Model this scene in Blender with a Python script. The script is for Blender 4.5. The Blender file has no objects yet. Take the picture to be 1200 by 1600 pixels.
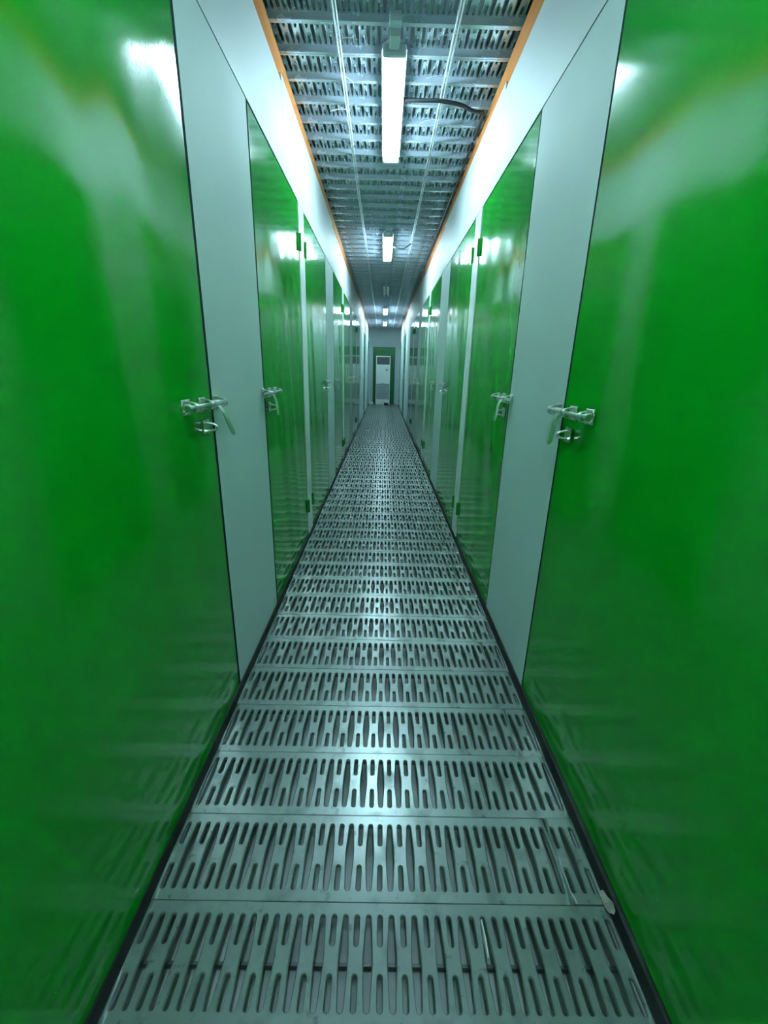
import bpy, bmesh, math, random
from mathutils import Vector, Matrix
random.seed(7)
S = bpy.context.scene
C = S.collection
PI = math.pi

# ------------------------------------------------------------------ camera
F_PX, PITCH, YAW, ROLL, CAM_H = 663.95, math.radians(18.322), math.radians(0.529), math.radians(1.437), 1.25
fwd = Vector((math.sin(YAW)*math.cos(PITCH), math.cos(YAW)*math.cos(PITCH), -math.sin(PITCH)))
rt = Vector((math.cos(YAW), -math.sin(YAW), 0)); up = rt.cross(fwd)
rt2 = rt*math.cos(ROLL) + up*math.sin(ROLL); up2 = -rt*math.sin(ROLL) + up*math.cos(ROLL)
cam_d = bpy.data.cameras.new('camera'); cam = bpy.data.objects.new('camera', cam_d); C.objects.link(cam)
M4 = Matrix((rt2, up2, -fwd)).transposed().to_4x4(); M4.translation = (0, 0, CAM_H)
cam.matrix_world = M4
cam_d.sensor_fit = 'HORIZONTAL'; cam_d.sensor_width = 36.0; cam_d.lens = F_PX/1200*36.0
cam_d.clip_start = 0.02; cam_d.clip_end = 100
S.camera = cam

# ------------------------------------------------------------------ world and exposure (the light comes from the tube lamps below)
w = bpy.data.worlds.new('world'); S.world = w; w.use_nodes = True
w.node_tree.nodes['Background'].inputs['Color'].default_value = (0.55, 0.75, 0.8, 1)
w.node_tree.nodes['Background'].inputs['Strength'].default_value = 0.02
S.view_settings.view_transform = 'Standard'; S.view_settings.look = 'None'
S.view_settings.gamma = 1; S.view_settings.use_curve_mapping = False
S.view_settings.exposure = 0.33
S.cycles.diffuse_bounces = 8; S.cycles.max_bounces = 14
TUBE_STRENGTH = 60.0
TUBE_COLOUR = (0.65, 0.93, 1.07, 1)

# ------------------------------------------------------------------ dimensions
WL, WR = 0.567, 0.611            # wall faces left and right of the camera
DOOR_TOP, PANEL_TOP = 2.257, 2.665
Y_BACK, Y_END = -1.45, 17.45
PITCH_P = 0.2165                 # plank spacing
STRIP0, STRIP_W, PERIOD = 1.46, 0.64, 3.05

# ------------------------------------------------------------------ materials
def nt(m):
    m.use_nodes = True
    return m.node_tree.nodes, m.node_tree.links, m.node_tree.nodes['Principled BSDF']
def mat(name, col, rough=0.5, metal=0.0, coat=0.0, ior=1.5, emit=None, strength=0):
    m = bpy.data.materials.new(name); n, l, b = nt(m)
    b.inputs['Base Color'].default_value = (*col, 1); b.inputs['Roughness'].default_value = rough
    b.inputs['Metallic'].default_value = metal; b.inputs['IOR'].default_value = ior
    b.inputs['Coat Weight'].default_value = coat
    if emit:
        b.inputs['Emission Color'].default_value = emit; b.inputs['Emission Strength'].default_value = strength
    return m
def noise_mix(m, c1, c2, scale, lo=0.4, hi=0.65, rough=None, bump=0.0, bscale=None, detail=4, stretch=None, specks=0.0):
    n, l, b = nt(m)
    tc = n.new('ShaderNodeTexCoord'); src = tc.outputs['Object']
    if stretch:
        mp = n.new('ShaderNodeMapping'); mp.inputs['Scale'].default_value = stretch
        l.new(src, mp.inputs['Vector']); src = mp.outputs['Vector']
    t = n.new('ShaderNodeTexNoise'); t.inputs['Scale'].default_value = scale; t.inputs['Detail'].default_value = detail
    l.new(src, t.inputs['Vector'])
    r = n.new('ShaderNodeValToRGB'); e = r.color_ramp.elements
    e[0].position, e[1].position = lo, hi; e[0].color = (*c1, 1); e[1].color = (*c2, 1)
    l.new(t.outputs['Fac'], r.inputs['Fac']); l.new(r.outputs['Color'], b.inputs['Base Color'])
    if specks:                                       # grime spots and scuffs
        t3 = n.new('ShaderNodeTexNoise'); t3.inputs['Scale'].default_value = 26; t3.inputs['Detail'].default_value = 5; t3.inputs['Roughness'].default_value = 0.65
        l.new(src, t3.inputs['Vector'])
        r3 = n.new('ShaderNodeMapRange'); r3.inputs['From Min'].default_value = 0.60; r3.inputs['From Max'].default_value = 0.70
        r3.inputs['To Max'].default_value = specks; l.new(t3.outputs['Fac'], r3.inputs['Value'])
        mx = n.new('ShaderNodeMixRGB'); mx.inputs['Color2'].default_value = (0.07, 0.095, 0.085, 1)
        l.new(r3.outputs['Result'], mx.inputs['Fac']); l.new(r.outputs['Color'], mx.inputs['Color1']); l.new(mx.outputs['Color'], b.inputs['Base Color'])
    if rough:
        mr = n.new('ShaderNodeMapRange'); mr.inputs['From Min'].default_value = lo; mr.inputs['From Max'].default_value = hi
        mr.inputs['To Min'].default_value, mr.inputs['To Max'].default_value = rough
        l.new(t.outputs['Fac'], mr.inputs['Value']); l.new(mr.outputs['Result'], b.inputs['Roughness'])
    if bump:
        t2 = n.new('ShaderNodeTexNoise'); t2.inputs['Scale'].default_value = bscale; t2.inputs['Detail'].default_value = 2
        l.new(src, t2.inputs['Vector'])
        bp = n.new('ShaderNodeBump'); bp.inputs['Strength'].default_value = bump; bp.inputs['Distance'].default_value = 0.002
        l.new(t2.outputs['Fac'], bp.inputs['Height']); l.new(bp.outputs['Normal'], b.inputs['Normal'])
    return m
GREEN = noise_mix(mat('green_gloss_paint', (0.0, 0.25, 0.01), 0.13, ior=1.55), (0.001, 0.31, 0.010), (0.001, 0.34, 0.014), 3.0, 0.35, 0.65,
                  rough=(0.09, 0.13), bump=0.05, bscale=90)
DOOR_GAP_SHADE = mat('door_edge_gap_shade', (0.003, 0.035, 0.018), 0.6)  # shade of the door gap painted onto the leaf's side faces
PANEL_GAP_SHADE = mat('panel_edge_gap_shade', (0.012, 0.035, 0.03), 0.6)  # dark gap line put into the colour of the panel sides
HINGE = mat('green_hinge_paint', (0.002, 0.23, 0.02), 0.3)
PANEL = noise_mix(mat('pale_grey_paint', (0.6, 0.7, 0.7), 0.35), (0.56, 0.69, 0.69), (0.60, 0.725, 0.725), 2.0, 0.35, 0.7, rough=(0.55, 0.65), bump=0.03, bscale=60)
UPPER = noise_mix(mat('white_paint', (0.75, 0.8, 0.82), 0.35), (0.62, 0.68, 0.71), (0.66, 0.71, 0.74), 2.0, 0.35, 0.7, rough=(0.45, 0.55), bump=0.03, bscale=60)
POST = noise_mix(mat('white_post_paint', (0.75, 0.8, 0.8), 0.3), (0.55, 0.62, 0.65), (0.78, 0.84, 0.84), 30.0, 0.33, 0.5, stretch=(1, 1, .12))
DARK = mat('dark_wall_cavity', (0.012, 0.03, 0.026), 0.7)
BASE = noise_mix(mat('dark_kick_strip', (0.02, 0.03, 0.028), 0.5), (0.012, 0.022, 0.018), (0.035, 0.05, 0.04), 25.0, 0.4, 0.7)
PLANK = noise_mix(mat('galvanised_plank', (0.5, 0.55, 0.54), 0.35, 0.6), (0.215, 0.275, 0.258), (0.335, 0.405, 0.388), 11.0, 0.33, 0.5,
                  rough=(0.40, 0.29), bump=0.05, bscale=30, detail=3, specks=0.6)
CEIL_PLANK = noise_mix(mat('galvanised_ceiling_plank', (0.6, 0.64, 0.66), 0.28, 0.45), (0.60, 0.69, 0.77), (0.72, 0.80, 0.88), 10.0, 0.36, 0.6,
                       rough=(0.30, 0.20), bump=0.05, bscale=30, detail=3)
SUB = noise_mix(mat('grey_under_sheet', (0.3, 0.36, 0.35), 0.6, 0.2), (0.26, 0.32, 0.30), (0.44, 0.50, 0.485), 5.0, 0.35, 0.65)
ROOF = noise_mix(mat('grey_upper_sheet', (0.3, 0.33, 0.35), 0.6), (0.30, 0.34, 0.36), (0.6, 0.66, 0.68), 4.0, 0.4, 0.6)
ORANGE = noise_mix(mat('orange_beam_paint', (0.7, 0.22, 0.04), 0.4), (0.60, 0.19, 0.035), (0.72, 0.26, 0.06), 12.0, 0.35, 0.6, stretch=(1, .1, 1))
ZINC = mat('zinc_steel', (0.72, 0.75, 0.73), 0.28, 1.0)
ZINC_DARK = mat('dark_steel', (0.16, 0.19, 0.18), 0.4, 0.9)
ROD = mat('rod_steel', (0.85, 0.88, 0.90), 0.4, 0.3)
TIE = mat('white_tie', (0.85, 0.88, 0.88), 0.5)
HOUSING = mat('white_lamp_housing', (0.82, 0.85, 0.86), 0.4)
HOLDER = mat('grey_lampholder', (0.50, 0.58, 0.63), 0.5)
TUBE_ON = mat('lit_tube', (0.9, 0.95, 0.95), 0.4, emit=TUBE_COLOUR, strength=TUBE_STRENGTH)
TUBE_OFF = mat('unlit_tube', (0.80, 0.84, 0.86), 0.25)
CABLE = mat('black_cable', (0.012, 0.016, 0.018), 0.5)
AC_WHITE = mat('off_white_plastic', (0.80, 0.84, 0.86), 0.4)
AC_GREY = mat('grey_grille_plastic', (0.20, 0.25, 0.27), 0.5)
AC_DARK = mat('dark_vent', (0.045, 0.06, 0.065), 0.6)
MATT_DARK = mat('dark_box_card', (0.02, 0.03, 0.03), 0.7)
ENDWALL = noise_mix(mat('grey_end_wall_paint', (0.5, 0.6, 0.62), 0.5), (0.44, 0.55, 0.57), (0.49, 0.60, 0.62), 1.5)
DULL_GREEN = mat('end_green_paint', (0.004, 0.16, 0.045), 0.4)
PAPER = noise_mix(mat('torn_card', (0.4, 0.4, 0.33), 0.8), (0.20, 0.21, 0.17), (0.34, 0.34, 0.28), 40.0)

# ------------------------------------------------------------------ helpers
def box(bm, x0, x1, y0, y1, z0, z1, bevel=0.0):
    r = bmesh.ops.create_cube(bm, size=1)
    for v in r['verts']:
        v.co = Vector(((x0+x1)/2 + v.co.x*(x1-x0), (y0+y1)/2 + v.co.y*(y1-y0), (z0+z1)/2 + v.co.z*(z1-z0)))
    if bevel:
        es = list({e for v in r['verts'] for e in v.link_edges})
        bmesh.ops.bevel(bm, geom=es, offset=bevel, segments=1, affect='EDGES')
def tube(bm, pts, r, n=8, cap=True):
    pts = [Vector(p) for p in pts]; rings = []
    for i, p in enumerate(pts):
        t = (pts[min(i+1, len(pts)-1)] - pts[max(i-1, 0)]).normalized()
        a = Vector((0, 0, 1)) if abs(t.z) < 0.9 else Vector((1, 0, 0))
        u = t.cross(a).normalized(); v = t.cross(u)
        rings.append([bm.verts.new(p + (u*math.cos(2*PI*k/n) + v*math.sin(2*PI*k/n))*r) for k in range(n)])
    for a, b in zip(rings, rings[1:]):
        for k in range(n):
            bm.faces.new((a[k], a[(k+1) % n], b[(k+1) % n], b[k]))
    if cap:
        bm.faces.new(rings[0][::-1]); bm.faces.new(rings[-1])
def prism(bm, pts, d):
    """closed outline pts (Vectors), thickened by vector d"""
    a = [bm.verts.new(p) for p in pts]; b = [bm.verts.new(Vector(p) + Vector(d)) for p in pts]
    bm.faces.new(a); bm.faces.new(b[::-1])
    n = len(a)
    for i in range(n):
        bm.faces.new((a[i], b[i], b[(i+1) % n], a[(i+1) % n]))
def mesh(name, bm, m, smooth=None):
    bmesh.ops.recalc_face_normals(bm, faces=bm.faces)
    me = bpy.data.meshes.new(name); bm.to_mesh(me); bm.free(); me.materials.append(m)
    if smooth is not None:
        me.polygons.foreach_set('use_smooth', [True]*len(me.polygons))
        me.set_sharp_from_angle(angle=math.radians(smooth))
    return me
def link(name, me, parent=None, loc=(0, 0, 0), rot=(0, 0, 0)):
    o = bpy.data.objects.new(name, me); C.objects.link(o); o.location = loc; o.rotation_euler = rot
    if parent: o.parent = parent
    return o
def obj(name, bm, m, parent=None, loc=(0, 0, 0), rot=(0, 0, 0), smooth=None):
    return link(name, mesh(name, bm, m, smooth), parent, loc, rot)
def tag(o, label=None, cat=None, group=None, kind=None):
    for k, v in (('label', label), ('category', cat), ('group', group), ('kind', kind)):
        if v: o[k] = v
    return o
def new(): return bmesh.new()
def empty(name, loc=(0, 0, 0), rot=(0, 0, 0)): return link(name, None, None, loc, rot)

# ------------------------------------------------------------------ perforated planks
COL_W = 0.0275
PL = PITCH_P - 0.0025
def slot_outline(yc0, yc1, r, rm=None):
    """counter-clockwise outline round a slot from y=yc0 to y=yc1; rm = half width at the middle"""
    def arc(cy, a0, a1, n=5): return [(r*math.cos(a0+(a1-a0)*i/(n-1)), cy + r*math.sin(a0+(a1-a0)*i/(n-1))) for i in range(n)]
    right, left = [], []
    if rm:
        mid = (yc0+yc1)/2
        right = [(rm, mid-0.012), (rm, mid+0.012)]; left = [(-rm, mid+0.012), (-rm, mid-0.012)]
    return arc(yc0+r, PI, 2*PI) + right + arc(yc1-r, 0, PI) + left
def plank_mesh(name, ncols, m, phase=0, flange=0.035):
    bm = new(); x0 = 0.0
    T = 0.0
    for c in range(ncols):
        xc = (c+0.5)*COL_W; xa, xb = c*COL_W, (c+1)*COL_W
        holes = [slot_outline(-0.083, 0.083, 0.0058, 0.0092)] if (c+phase) % 2 == 0 else [slot_outline(-0.083, -0.024, 0.0056), slot_outline(0.024, 0.083, 0.0056)]
        L, R = [], []
        for h in holes:
            ym = sum(p[1] for p in h)/len(h)
            ring0 = [bm.verts.new((xc+px*1.30, py + math.copysign(0.0020*math.sqrt(max(0, 1-(px/0.0059)**2)), py-ym), T)) for px, py in h]
            ring1 = [bm.verts.new((xc+px*1.05, py, T-0.0022)) for px, py in h]
            ring2 = [bm.verts.new((xc+px, py, T-0.010)) for px, py in h]
            n = len(h)
            for A, B in ((ring0, ring1), (ring1, ring2)):
                for i in range(n):
                    bm.faces.new((A[i], A[(i+1) % n], B[(i+1) % n], B[i]))
            # lowest point index and highest point index split the outline in a right and a left run
            lo = min(range(n), key=lambda i: h[i][1]); hi = max(range(n), key=lambda i: h[i][1])
            run = lambda a, b: [ring0[(a+k) % n] for k in range(((b-a) % n)+1)]
            R += run(lo, hi); L += list(reversed(run(hi, lo)))
        top, bot = PL/2, -PL/2
        vb, vt = bm.verts.new((xc, bot, T)), bm.verts.new((xc, top, T))
        va0, va1 = bm.verts.new((xa, bot, T)), bm.verts.new((xa, top, T))
        vb0, vb1 = bm.verts.new((xb, bot, T)), bm.verts.new((xb, top, T))
        bm.faces.new([vb, vb0, vb1, vt] + R[::-1])
        bm.faces.new([va0, vb] + L + [vt, va1])
    W = ncols*COL_W
    # rounded bend, flange and return lip along both long edges
    for s in (-1, 1):
        prof = [(s*PL/2, T), (s*(PL/2+0.0008), T-0.002), (s*(PL/2+0.0008), T-flange), (s*(PL/2-0.012), T-flange), (s*(PL/2-0.012), T-flange+0.006)]
        for (ya, za), (yb, zb) in zip(prof, prof[1:]):
            q = [bm.verts.new(p) for p in ((0, ya, za), (W, ya, za), (W, yb, zb), (0, yb, zb))]
            bm.faces.new(q)
    bmesh.ops.remove_doubles(bm, verts=bm.verts, dist=0.0001)
    return mesh(name, bm, m, 25)
FULL = 41
X_PL0 = -0.5445
floor_full = [plank_mesh('plank', FULL, PLANK, p) for p in (0, 1)]
floor_long = [plank_mesh('plank', FULL-3, PLANK, p) for p in (0, 1)]
floor_short = [plank_mesh('plank', 3, PLANK, p) for p in (0, 1)]
floor = empty('floor', (0, 0, 0)); tag(floor, 'grey perforated metal plank floor running the length of the corridor', 'floor', kind='structure')
bm = new(); box(bm, -0.62, 0.66, Y_BACK, Y_END, -0.14, -0.062); obj('under_sheet', bm, SUB, floor)
bm = new(); tube(bm, [(-0.6, 0.60, -0.052), (0.6, 0.60, -0.052)], 0.006, 6); obj('cross_bar', bm, ZINC_DARK, floor)
n_rows = int((Y_END - Y_BACK)/PITCH_P)
Y_J0 = 0.695
k0 = -int((Y_J0 - Y_BACK)/PITCH_P)
for k in range(k0, n_rows + k0):
    yc = Y_J0 + (k+0.5)*PITCH_P
    if yc + PL/2 > Y_END: continue
    dx = random.uniform(-0.003, 0.003); dz = random.uniform(-0.001, 0.001); ph = random.random() < 0.35
    if k % 2 == 0:
        j = random.uniform(-0.0015, 0.0025)
        link('plank', floor_long[ph], floor, (X_PL0+dx, yc, dz), (0, 0, 0))
        link('plank', floor_short[(ph + FULL - 3) % 2], floor, (X_PL0 + (FULL-3)*COL_W + 0.003, yc+j, dz+random.uniform(-0.0015, 0.0005)), (0, 0, random.uniform(-0.008, 0.008)))
    else:
        link('plank', floor_full[ph], floor, (X_PL0+dx+0.001, yc, dz), (0, 0, 0))

# ceiling: the deck above seen from below
Z_LIP = 2.815
CW = 46
ceil_full = [plank_mesh('plank', CW, CEIL_PLANK, p, flange=0.036) for p in (0, 1)]
ceiling = empty('ceiling', (0, 0, Z_LIP)); tag(ceiling, 'galvanised perforated plank deck overhead forming the corridor ceiling', 'ceiling', kind='structure')
bm = new(); box(bm, -0.9, 0.95, Y_BACK, Y_END, 0.36, 0.40); obj('upper_sheet', bm, ROOF, ceiling)
for k in range(k0, n_rows + k0):
    yc = 2.43 - 8*PITCH_P*2 + (k+9.5)*PITCH_P
    if yc + PL/2 > Y_END or yc - PL/2 < Y_BACK: continue
    link('plank', ceil_full[random.random() < 0.4], ceiling, (-0.622 + random.uniform(-0.003, 0.003), yc, 0.036 + random.uniform(-0.0015, 0.0015)))

# ------------------------------------------------------------------ walls
SIDES = {'left': (-1, WL), 'right': (1, WR)}
walls = {}
for side, (sg, W) in SIDES.items():
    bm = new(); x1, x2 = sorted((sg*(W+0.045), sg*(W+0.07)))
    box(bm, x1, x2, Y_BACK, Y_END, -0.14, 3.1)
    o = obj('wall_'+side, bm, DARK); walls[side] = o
    tag(o, 'long %s wall of pale panels, white posts and a white band over green doors' % side, 'wall', kind='structure')
    # dark kick strip at the floor
    bm = new(); x1, x2 = sorted((sg*(W-0.004), sg*(W+0.035))); box(bm, x1, x2, Y_BACK, Y_END, -0.06, 0.001)
    b = obj('baseboard_'+side, bm, BASE); tag(b, 'narrow dark strip along the foot of the %s wall' % side, 'baseboard', kind='structure')
    # orange beam
    bm = new(); x1, x2 = sorted((sg*(W+0.006), sg*(W+0.040))); box(bm, x1, x2, Y_BACK, Y_END, 2.60, 2.802, 0.004)
    t = obj('trim_%d' % (1 if side == 'left' else 2), bm, ORANGE)
    tag(t, 'orange steel beam along the top of the %s wall under the deck' % side, 'beam', kind='structure')

def wavy_slab(y0, y1, z0, z1, th, amp, seed, ny, nz, bow=0.0):
    """slab with a gently uneven front face at x=0, back at x=-th (local to a left-hand wall)"""
    rnd = random.Random(seed)
    waves = [(rnd.uniform(0.6, 2.4)*2*PI, rnd.uniform(0.25, 1.3)*2*PI, rnd.uniform(0, 6.28), rnd.uniform(0.3, 1.0)) for _ in range(6)]
    fine = [(rnd.uniform(2.0, 4.5)*2*PI, rnd.uniform(0.1, 0.9)*2*PI, rnd.uniform(0, 6.28), rnd.uniform(0.3, 0.7)) for _ in range(4)]
    if amp > 0.001: waves += fine
    bm = new(); g = []
    for i in range(ny+1):
        row = []
        for j in range(nz+1):
            u, v = i/ny, j/nz; y, z = y0+(y1-y0)*u, z0+(z1-z0)*v
            fade = min(1, 5*min(u, 1-u))*min(1, 8*min(v, 1-v))
            x = amp*fade*sum(a*math.sin(ky*y + kz*z + p) for ky, kz, p, a in waves)/2
            x += bow*(1-(2*u-1)**2)
            row.append(bm.verts.new((x, y, z)))
        g.append(row)
    for i in range(ny):
        for j in range(nz):
            bm.faces.new((g[i][j], g[i+1][j], g[i+1][j+1], g[i][j+1]))
    rim = [g[i][0] for i in range(ny+1)] + [g[ny][j] for j in range(1, nz+1)] + [g[i][nz] for i in range(ny-1, -1, -1)] + [g[0][j] for j in range(nz-1, 0, -1)]
    back = [bm.verts.new((-th, v.co.y, v.co.z)) for v in rim]
    n = len(rim)
    for i in range(n):
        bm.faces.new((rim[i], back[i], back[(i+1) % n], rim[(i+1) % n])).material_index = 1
    bm.faces.new(back)
    return bm
def wall_piece(name, side, y0, y1, z0, z1, m, proud=0.0, th=0.02, amp=0.0006, seed=0, ny=4, nz=12, edge=None):
    sg, W = SIDES[side]
    c = (y0+y1)/2; h = (y1-y0)/2
    bm = wavy_slab(-h, h, z0, z1, th, amp, seed, ny, nz)
    rot = (0, 0, 0) if sg < 0 else (0, 0, PI)
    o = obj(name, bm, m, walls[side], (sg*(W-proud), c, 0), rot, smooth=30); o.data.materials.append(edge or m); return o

# ------------------------------------------------------------------ door latch (built once per hand) and hinge
RZ = 1.137
def latch_parts(s):
    """s=+1: the jamb lies towards local +y of the door edge (y=0); x points into the corridor"""
    P = {}
    def saddle(bm, y, w, r=0.013, base=0.003, cx=0.022):
        pts = [(base, y, RZ-0.017), (cx-0.006, y, RZ-0.014)] + [(cx+r*math.cos(a), y, RZ+r*math.sin(a)) for a in [(-1.2+2.4*i/6) for i in range(7)]] + [(cx-0.006, y, RZ+0.014), (base, y, RZ+0.017)]
        # a strap of width w following pts
        pa = [bm.verts.new((x, y-w/2, z)) for x, _, z in pts]; pb = [bm.verts.new((x, y+w/2, z)) for x, _, z in pts]
        qa = [bm.verts.new((RX(x, z, 0.003), y-w/2, RZs(x, z, 0.003))) for x, _, z in pts]; qb = [bm.verts.new((RX(x, z, 0.003), y+w/2, RZs(x, z, 0.003))) for x, _, z in pts]
        for i in range(len(pts)-1):
            bm.faces.new((pa[i], pa[i+1], pb[i+1], pb[i])); bm.faces.new((qa[i], qb[i], qb[i+1], qa[i+1]))
            bm.faces.new((pa[i], qa[i], qa[i+1], pa[i+1])); bm.faces.new((pb[i], pb[i+1], qb[i+1], qb[i]))
    def RX(x, z, t): return x + t*(x-0.008)/max(1e-4, math.hypot(x-0.008, z-RZ))
    def RZs(x, z, t): return z + t*(z-RZ)/max(1e-4, math.hypot(x-0.008, z-RZ))
    def screw(bm, y, z, x=0.003):
        bmesh.ops.create_uvsphere(bm, u_segments=8, v_segments=4, radius=0.0065, matrix=Matrix.Translation((x, s*y, z)) @ Matrix.Diagonal((0.5, 1, 1, 1)))
    # two guide plates on the door
    for y in (-0.190, -0.075):
        bm = new(); a, b = sorted((s*(y-0.027), s*(y+0.027)))
        box(bm, 0, 0.003, a, b, RZ-0.022, RZ+0.022, 0.001); saddle(bm, s*y, 0.018)
        screw(bm, y-0.018, RZ+0.013); screw(bm, y+0.018, RZ-0.013); screw(bm, y-0.018, RZ-0.013); screw(bm, y+0.018, RZ+0.013)
        P.setdefault('guide_plate', []).append((bm, ZINC))
    # keeper on the jamb side
    bm = new(); a, b = sorted((s*0.022, s*0.062)); box(bm, 0.0, 0.003, a, b, RZ-0.022, RZ+0.022, 0.001); saddle(bm, s*0.035, 0.009); saddle(bm, s*0.051, 0.009)
    P['keeper'] = [(bm, ZINC)]
    # rod with collars
    bm = new(); tube(bm, [(0.022, s*-0.228, RZ), (0.022, s*0.078, RZ)], 0.0072, 10)
    tube(bm, [(0.022, s*-0.228, RZ), (0.022, s*-0.205, RZ)], 0.0105, 10); tube(bm, [(0.022, s*-0.045, RZ), (0.022, s*0.012, RZ)], 0.0115, 10)
    P['bolt_rod'] = [(bm, ZINC)]
    # hasp: flat bar hanging from the collar, standing off the door
    bm = new(); line = [(0.030, -0.020, RZ-0.006), (0.044, -0.010, RZ-0.030), (0.050, 0.002, RZ-0.062), (0.058, 0.012, RZ-0.092)]
    if s < 0: line = [(0.030, -0.028, RZ-0.006), (0.040, -0.036, RZ-0.032), (0.043, -0.040, RZ-0.062), (0.046, -0.036, RZ-0.094)]      # hangs closer to the staple
    rows = []
    for i, (x, y, z) in enumerate(line):
        hw = 0.0145
        rows.append([bm.verts.new((x+dx, s*(y+dy), z)) for dx, dy in ((0, -hw), (0, hw), (0.004, hw), (0.004, -hw))])
    x, y, z = line[-1]
    rows.append([bm.verts.new((x+0.002+dx, s*(y+0.001+dy), z-0.008)) for dx, dy in ((0, -0.011), (0, 0.011), (0.004, 0.011), (0.004, -0.011))])
    rows.append([bm.verts.new((x+0.003+dx, s*(y+0.001+dy), z-0.012)) for dx, dy in ((0, -0.005), (0, 0.005), (0.004, 0.005), (0.004, -0.005))])
    for A, B in zip(rows, rows[1:]):
        for k in range(4): bm.faces.new((A[k], A[(k+1) % 4], B[(k+1) % 4], B[k]))
    bm.faces.new(rows[0]); bm.faces.new(rows[-1][::-1])
    P['hasp'] = [(bm, ZINC)]
    # staple plate with loop
    bm = new(); y = -0.062; zc = RZ-0.070; a, b = sorted((s*(y-0.024), s*(y+0.024))); box(bm, 0, 0.003, a, b, zc-0.024, zc+0.024, 0.001)
    tube(bm, [(0.002+0.036*math.sin(PI*i/8), s*y, zc+0.013*math.cos(PI*i/8)) for i in range(9)], 0.0042, 6)
    for dy, dz in ((-.016, .016), (.016, .016), (-.016, -.016), (.016, -.016)): screw(bm, y+dy, zc+dz)
    P['staple_plate'] = [(bm, ZINC)]
    return {k: [mesh(k, b_, m_, 35) for b_, m_ in v] for k, v in P.items()}
LATCH = {1: latch_parts(1), -1: latch_parts(-1)}
def add_latch(door, y_edge, s):
    la = empty('slide_latch', (0.0015, y_edge, 0)); la.parent = door
    for nm, lst in LATCH[s].items():
        for me in lst: link(nm, me, la)
bm = new(); box(bm, 0, 0.004, -0.034, -0.004, -0.05, 0.05, 0.001); tube(bm, [(0.008, 0, -0.05), (0.008, 0, 0.05)], 0.008, 8)
tube(bm, [(0.008, 0, -0.006), (0.008, 0, 0.006)], 0.0088, 8); box(bm, 0, 0.004, 0.004, 0.030, -0.05, 0.05, 0.001)
HINGE_ME = mesh('hinge', bm, HINGE, 35)

ORD = ['nearest', 'second', 'third', 'fourth', 'fifth', 'sixth', 'seventh', 'eighth', 'ninth', 'tenth', 'eleventh', 'twelfth']
door_no = [0]
def storage_door(side, y0, y1, latch_far, label, seed, latch=True, fine=True, bow=0.0):
    """door leaf between y0 and y1 on a wall; latch_far: latch at the edge farther from the camera"""
    door_no[0] += 1
    sg, W = SIDES[side]; c = (y0+y1)/2; h = (y1-y0)/2
    rot = (0, 0, 0) if sg < 0 else (0, 0, PI)
    bm = wavy_slab(-h, h, 0.006, DOOR_TOP-0.005, 0.03, 0.0016 if fine else 0.0012, seed, 28 if fine else 14, 40 if fine else 20, bow)
    d = obj('door_%d' % door_no[0], bm, GREEN, None, (sg*W, c, 0), rot, smooth=60); d.data.materials.append(DOOR_GAP_SHADE)
    tag(d, label, 'door', 'storage unit doors', 'structure')
    far = 1 if latch_far else -1
    s = far if sg < 0 else -far
    if latch: add_latch(d, s*h, s)
    for z in (2.03, 0.24): link('hinge', HINGE_ME, d, (0.0016, -s*(h+0.004), z), (0, 0, 0) if -s > 0 else (PI, 0, 0))
    return d

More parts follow.
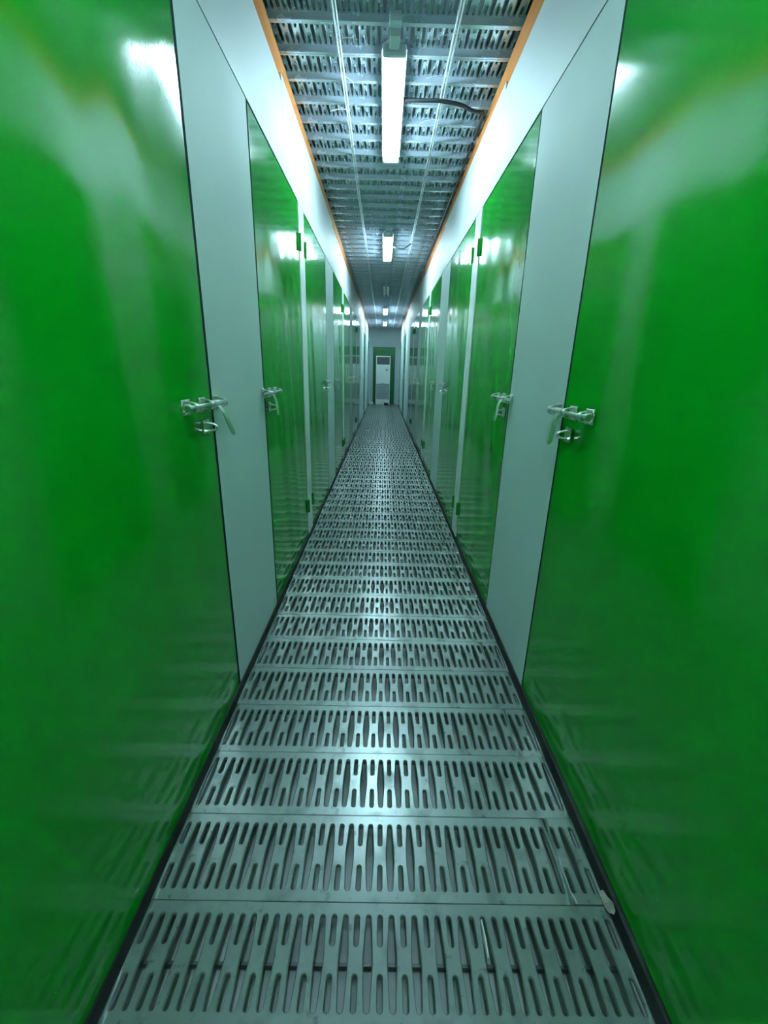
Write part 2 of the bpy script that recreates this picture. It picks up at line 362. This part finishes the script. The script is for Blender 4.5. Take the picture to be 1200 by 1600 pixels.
GAP = {'left': 0.018, 'right': 0.012}
for side in ('left', 'right'):
    dy = 0.0 if side == 'left' else 0.012
    g = GAP[side]
    # frames: strip panel, door, post, door, strip panel ...
    n = 0
    doors = []
    y_ref = STRIP0 + dy
    # nearest door and the stretch beside the camera
    p_w = 0.19
    def post(y0, y1): wall_piece('post', side, y0, y1, 0.004, DOOR_TOP-0.004, POST, proud=0.004, th=0.04, amp=0.0003, seed=n)
    doors.append((y_ref-PERIOD+1.86, y_ref-g, True))
    post(y_ref-PERIOD+1.86-0.01-p_w, y_ref-PERIOD+1.86-0.01)
    doors.append((y_ref-PERIOD+STRIP_W+g, y_ref-PERIOD+1.86-0.02-p_w, False))
    for k in range(3):
        s0 = y_ref + k*PERIOD
        wall_piece('panel', side, s0, s0+STRIP_W, 0.004, DOOR_TOP+0.001, PANEL, proud=0.0, th=0.03, seed=31*k+5, edge=PANEL_GAP_SHADE)
        a, b = s0+STRIP_W+g, s0+PERIOD-g
        m0 = s0 + 1.705; m1 = m0 + p_w
        doors.append((a, m0-0.01, False)); post(m0, m1); doors.append((m1+0.01, b, True))
    # far stretch: broad pale panels with single doors between them
    e = y_ref + 3*PERIOD
    wall_piece('panel', side, s0+PERIOD, 12.75, 0.004, DOOR_TOP+0.001, PANEL, th=0.03, seed=77)
    doors.append((12.77, 13.80, True))
    wall_piece('panel', side, 13.82, 16.05, 0.004, DOOR_TOP+0.001, PANEL, th=0.03, seed=78)
    doors.append((16.07, 16.95, True))
    wall_piece('panel', side, 16.97, Y_END-0.002, 0.004, DOOR_TOP+0.001, PANEL, th=0.03, seed=79)
    wall_piece('panel', side, Y_BACK+0.002, y_ref-PERIOD+STRIP_W, 0.004, DOOR_TOP+0.001, PANEL, th=0.03, seed=80)
    vis = 0
    for i, (a, b, far) in enumerate(sorted(doors)):
        if i == 0: lab = 'glossy green storage door on the %s wall, beside and behind the viewer' % side
        elif i == 1: lab = 'large glossy green storage door filling the %s edge of the picture, slide latch at its far side' % side
        else:
            lab = '%s green storage door from the front on the %s wall, %s' % (ORD[i-1], side,
                  'slide latch on its far edge' if far else 'slide latch on its near edge')
        storage_door(side, a, b, far, lab, 100*(sg := (1 if side == 'left' else 2)) + 7*i, fine=i < 5, bow=0.0 if i != 1 else (0.004 if side == 'left' else -0.0075))
    # white band over the doors, in lengths with slightly different upper edges
    cuts = [(Y_BACK+0.002, 0.35, 2.668), (0.352, 2.80 + dy, 2.668), (2.803 + dy, 5.15, 2.705), (5.153, 7.6, 2.668), (7.603, 10.4, 2.70), (10.403, 13.6, 2.69), (13.603, Y_END-0.002, 2.70)]
    for q, (a, b, top) in enumerate(cuts):
        wall_piece('upper_panel', side, a, b, DOOR_TOP+0.004, top, UPPER, proud=0.002, th=0.006, amp=0.0008, seed=200+q, ny=10, nz=4)

# ------------------------------------------------------------------ end walls
bm = new(); box(bm, -0.64, 0.69, Y_END, Y_END+0.05, -0.1, 3.0); o = obj('wall_far', bm, ENDWALL); tag(o, 'grey end wall closing the corridor behind the air conditioner', 'wall', kind='structure')
bm = new(); box(bm, -0.64, 0.69, Y_BACK-0.05, Y_BACK, -0.1, 3.0); o = obj('wall_back', bm, UPPER); tag(o, 'pale wall closing the corridor behind the viewer', 'wall', kind='structure')
door_no[0] += 1
bm = wavy_slab(-0.425, 0.425, 0.004, 2.13, 0.012, 0.0006, 9, 6, 12)
d = obj('door_%d' % door_no[0], bm, DULL_GREEN, None, (0.015, Y_END-0.013, 0), (0, 0, -PI/2), smooth=40); d.data.materials.append(DULL_GREEN)
tag(d, 'dull green door in the grey end wall, partly hidden by the air conditioner', 'door', kind='structure')

# ------------------------------------------------------------------ tube lamps under the deck
def lamp(y0, y1, x, on, label):
    t = empty('tube_light', (x, (y0+y1)/2, 2.79)); h = (y1-y0)/2
    tag(t, label, 'ceiling light', 'tube lights under the deck')
    bm = new()
    prism(bm, [Vector(p) for p in ((-0.062, -h+0.03, -0.02), (-0.062, -h+0.03, -0.004), (-0.03, -h+0.03, 0.02), (0.03, -h+0.03, 0.02), (0.062, -h+0.03, -0.004), (0.062, -h+0.03, -0.02))], (0, 2*h-0.06, 0))
    obj('housing', bm, HOUSING, t)
    for sx in (-0.034, 0.034):
        bm = new(); tube(bm, [(sx, -h+0.035, -0.037), (sx, h-0.035, -0.037)], 0.0145, 12)
        obj('tube', bm, TUBE_ON if on else TUBE_OFF, t, smooth=40)
    for e in (-1, 1):
        bm = new(); ya, yb = sorted((e*(h-0.037), e*(h)))
        box(bm, -0.06, 0.06, ya, yb, -0.054, -0.006, 0.008)
        ya, yb = sorted((e*h, e*(h+0.10)))
        if e < 0:
            box(bm, -0.026, 0.026, ya, yb, -0.040, 0.010, 0.005)
            ya2 = ya - 0.055; box(bm, -0.028, 0.028, ya2, ya, -0.018, 0.018, 0.004)
        obj('lampholder', bm, HOLDER, t)
    for yy in (-h*0.45, h*0.45):
        bm = new(); box(bm, -0.008, 0.008, yy-0.004, yy+0.004, 0.018, 0.027); obj('hanger', bm, ZINC, t)
    return t
LIGHTS = [(-0.35, 0.83, True, 'added lit tube light overhead, out of view, brightening the near doors'),  # unseen lamp added to lift the near doors
          (2.70, 3.88, True, 'brightly lit twin tube light nearest to the viewer under the deck'),
          (5.70, 6.90, True, 'second lit tube light along the ceiling, with a short sagging cable'),
          (8.75, 9.95, False, 'unlit tube light hanging third along the ceiling'),
          (11.75, 12.95, True, 'fourth tube light along the ceiling, small and lit'),
          (14.75, 15.95, True, 'farthest lit tube light near the end wall')]
for i, (a, b, on, lab) in enumerate(LIGHTS): lamp(a, b, 0.02 + 0.012*i*0, on, lab)

# ------------------------------------------------------------------ rods under the deck
for x, nm, seed in ((-0.262, 'left', 3), (0.315, 'right', 5)):
    rnd = random.Random(seed)
    r = empty('ceiling_rod', (x, 0, 2.804)); tag(r, 'thin pale steel rod pair tied under the deck %s of the tube lights' % nm, 'rod', 'rods tied under the deck')
    for off in (-0.007, 0.007):
        bm = new(); tube(bm, [(off + 0.003*math.sin(i*1.7+seed), Y_BACK+0.02 + i*(Y_END-Y_BACK-0.04)/14, 0.002*math.sin(i*2.1)) for i in range(15)], 0.0048, 6)
        obj('rod', bm, ROD, r, smooth=60)
    ties = [2.33, 2.72, 3.0, 3.32, 3.75, 4.3, 5.0, 5.9] if x < 0 else [2.66, 2.97, 3.4, 4.2]
    for y in ties:
        bm = new(); a = rnd.uniform(-2.6, 2.6) if x < 0 else rnd.uniform(2, 4); L = rnd.uniform(0.06, 0.15)
        p = Vector((0, y, 0)); pts = [(0.013*math.cos(t), y, 0.010*math.sin(t)) for t in [2*PI*i/8 for i in range(9)]]
        tube(bm, pts, 0.0016, 4)
        tube(bm, [p + Vector((0.012, 0, -0.006)) + Vector((math.cos(a), math.sin(a)*0.7, -0.25*q)) * L*q for q in (0, 0.35, 0.7, 1.0)], 0.0015, 4)
        obj('cable_tie', bm, TIE, r)

# ------------------------------------------------------------------ cables
def cable(pts, r, label, nm='power_cable'):
    bm = new(); P = [Vector(p) for p in pts]; out = []
    for i in range(len(P)-1):                       # Catmull-Rom
        p0, p1, p2, p3 = P[max(i-1, 0)], P[i], P[i+1], P[min(i+2, len(P)-1)]
        for q in range(5):
            t = q/5; out.append(0.5*((2*p1) + (p2-p0)*t + (2*p0-5*p1+4*p2-p3)*t*t + (3*p1-p0-3*p2+p3)*t**3))
    out.append(P[-1]); tube(bm, out, r, 8)
    tag(obj(nm, bm, CABLE, smooth=60), label, 'cable', 'black lamp cables')
cable([(0.082, 3.18, 2.79), (0.19, 3.17, 2.785), (0.30, 3.16, 2.78), (0.42, 3.18, 2.775), (0.51, 3.22, 2.765), (0.575, 3.26, 2.775), (0.590, 3.40, 2.785), (0.592, 3.6, 2.788)], 0.011,
      'black corrugated cable from the nearest lit tube light to the right-hand beam')
cable([(0.591, 3.66, 2.788), (0.595, 4.5, 2.79), (0.592, 5.6, 2.788), (0.592, 7.0, 2.788)], 0.010, 'long black cable running along the inside of the right-hand orange beam')
cable([(0.085, 6.25, 2.77), (0.14, 6.2, 2.745), (0.22, 6.2, 2.74), (0.30, 6.15, 2.775), (0.312, 6.14, 2.786)], 0.008, 'short sagging black cable beside the second tube light')

# ------------------------------------------------------------------ air conditioner at the end
ac = empty('air_conditioner', (-0.012, 17.08, 0.0)); tag(ac, 'white floor-standing air conditioner in front of the green end door', 'air conditioner')
W2, H2, D2 = 0.275, 1.80, 0.30
bm = new(); box(bm, -W2, W2, 0, D2, 0.004, H2, 0.012); obj('body', bm, AC_WHITE, ac)
bm = new(); box(bm, -W2+0.035, W2-0.035, -0.006, 0.004, 1.49, 1.755, 0.003); vent = obj('air_outlet', bm, AC_DARK, ac)
for i in range(7):
    bm = new(); z = 1.515 + i*0.035; prism(bm, [Vector(p) for p in ((-W2+0.04, -0.016, z), (-W2+0.04, -0.004, z+0.010), (-W2+0.04, -0.004, z+0.006), (-W2+0.04, -0.016, z-0.004))], (2*W2-0.08, 0, 0))
    obj('louvre', bm, AC_GREY, vent)
bm = new(); box(bm, -W2+0.02, W2-0.02, -0.008, 0.004, 0.80, 1.47, 0.004); obj('front_panel', bm, AC_WHITE, ac)
bm = new(); box(bm, 0.10, 0.185, -0.012, -0.006, 1.285, 1.325, 0.002); obj('display', bm, AC_DARK, ac)
bm = new(); box(bm, 0.10, 0.19, -0.010, -0.007, 1.235, 1.245); obj('button_strip', bm, AC_GREY, ac)
bm = new(); box(bm, -W2+0.025, W2-0.025, -0.006, 0.004, 0.22, 0.785, 0.003); gr = obj('intake_grille', bm, AC_GREY, ac)
for i in range(13):
    bm = new(); z = 0.245 + i*0.0415; box(bm, -W2+0.035, W2-0.035, -0.013, -0.005, z, z+0.016); obj('slat', bm, HOLDER, gr)
bm = new(); prism(bm, [Vector((0.045*math.cos(a), -0.009, 0.797+0.02*math.sin(a))) for a in [PI*i/8 for i in range(9)]], (0, 0.004, 0)); obj('finger_pull', bm, AC_GREY, ac)
bm = new(); box(bm, -W2+0.01, W2-0.01, -0.004, 0.02, 0.02, 0.20, 0.004); obj('plinth_cover', bm, AC_WHITE, ac)

b = empty('carton', (0.13, 16.93, 0.0)); tag(b, 'small dark box on the floor in front of the air conditioner', 'box')
bm = new(); box(bm, -0.085, 0.085, -0.06, 0.06, 0.0015, 0.085, 0.003); obj('box_body', bm, MATT_DARK, b)
bm = new(); box(bm, -0.09, 0.0, -0.064, 0.064, 0.085, 0.089); box(bm, 0.002, 0.09, -0.064, 0.064, 0.085, 0.090); obj('flap', bm, MATT_DARK, b)

# crumpled white bag in the far left corner
bm = new(); bmesh.ops.create_icosphere(bm, subdivisions=3, radius=1)
rnd = random.Random(4)
for v in bm.verts:
    n_ = v.co.normalized(); f = 1 + 0.16*math.sin(9*n_.x+2*n_.y) * math.cos(7*n_.z+3*n_.y) + rnd.uniform(-.05, .05)
    v.co = Vector((n_.x*0.075*f, n_.y*0.09*f, max(0.0015, 0.055 + n_.z*0.06*f)))
tag(obj('plastic_bag', bm, AC_WHITE, None, (-0.445, 17.1, 0), smooth=40), 'small crumpled white bag in the far left corner beside the air conditioner', 'bag')

# ------------------------------------------------------------------ litter on the planks
bm = new()
pts = [(x*.72, y*.62) for x, y in [(-0.012, 0.050), (0.004, 0.052), (0.010, 0.030), (0.022, 0.010), (0.020, -0.014), (0.010, -0.026), (0.002, -0.022), (-0.006, -0.024), (-0.012, -0.010), (-0.010, 0.016)]]
top = [bm.verts.new((x, y, 0.004 + 0.010*abs(math.sin(40*x+30*y)))) for x, y in pts]; low = [bm.verts.new((v.co.x, v.co.y, v.co.z-0.0012)) for v in top]
bm.faces.new(top); bm.faces.new(low[::-1])
for i in range(len(pts)): bm.faces.new((top[i], low[i], low[(i+1) % len(pts)], top[(i+1) % len(pts)]))
bmesh.ops.triangulate(bm, faces=bm.faces)
tag(obj('card_scrap', bm, PAPER, None, (0.584, 0.690, 0.0)), 'torn scrap of grey-brown card on the floor edge by the right-hand door', 'scrap')
bm = new(); tube(bm, [(0, 0.035, 0.0), (0.002, 0.0, -0.004), (0.003, -0.030, -0.011)], 0.0022, 6)
tag(obj('thin_stick', bm, TIE, None, (0.2655, 0.628, 0.001)), 'thin white stick lodged in a slot of the front plank', 'stick')
bm = new(); a = [(-0.05, -0.02), (0.01, -0.03), (0.055, -0.012), (0.05, 0.02), (0.0, 0.03), (-0.055, 0.014)]
prism(bm, [Vector((x, y*1.6, 0.003 + 0.006*abs(math.sin(i)))) for i, (x, y) in enumerate(a)], (0, 0, 0.002))
tag(obj('paper_scrap', bm, TIE, None, (-0.31, 9.43, 0)), 'white paper scrap lying on the planks halfway down the corridor, left', 'scrap')
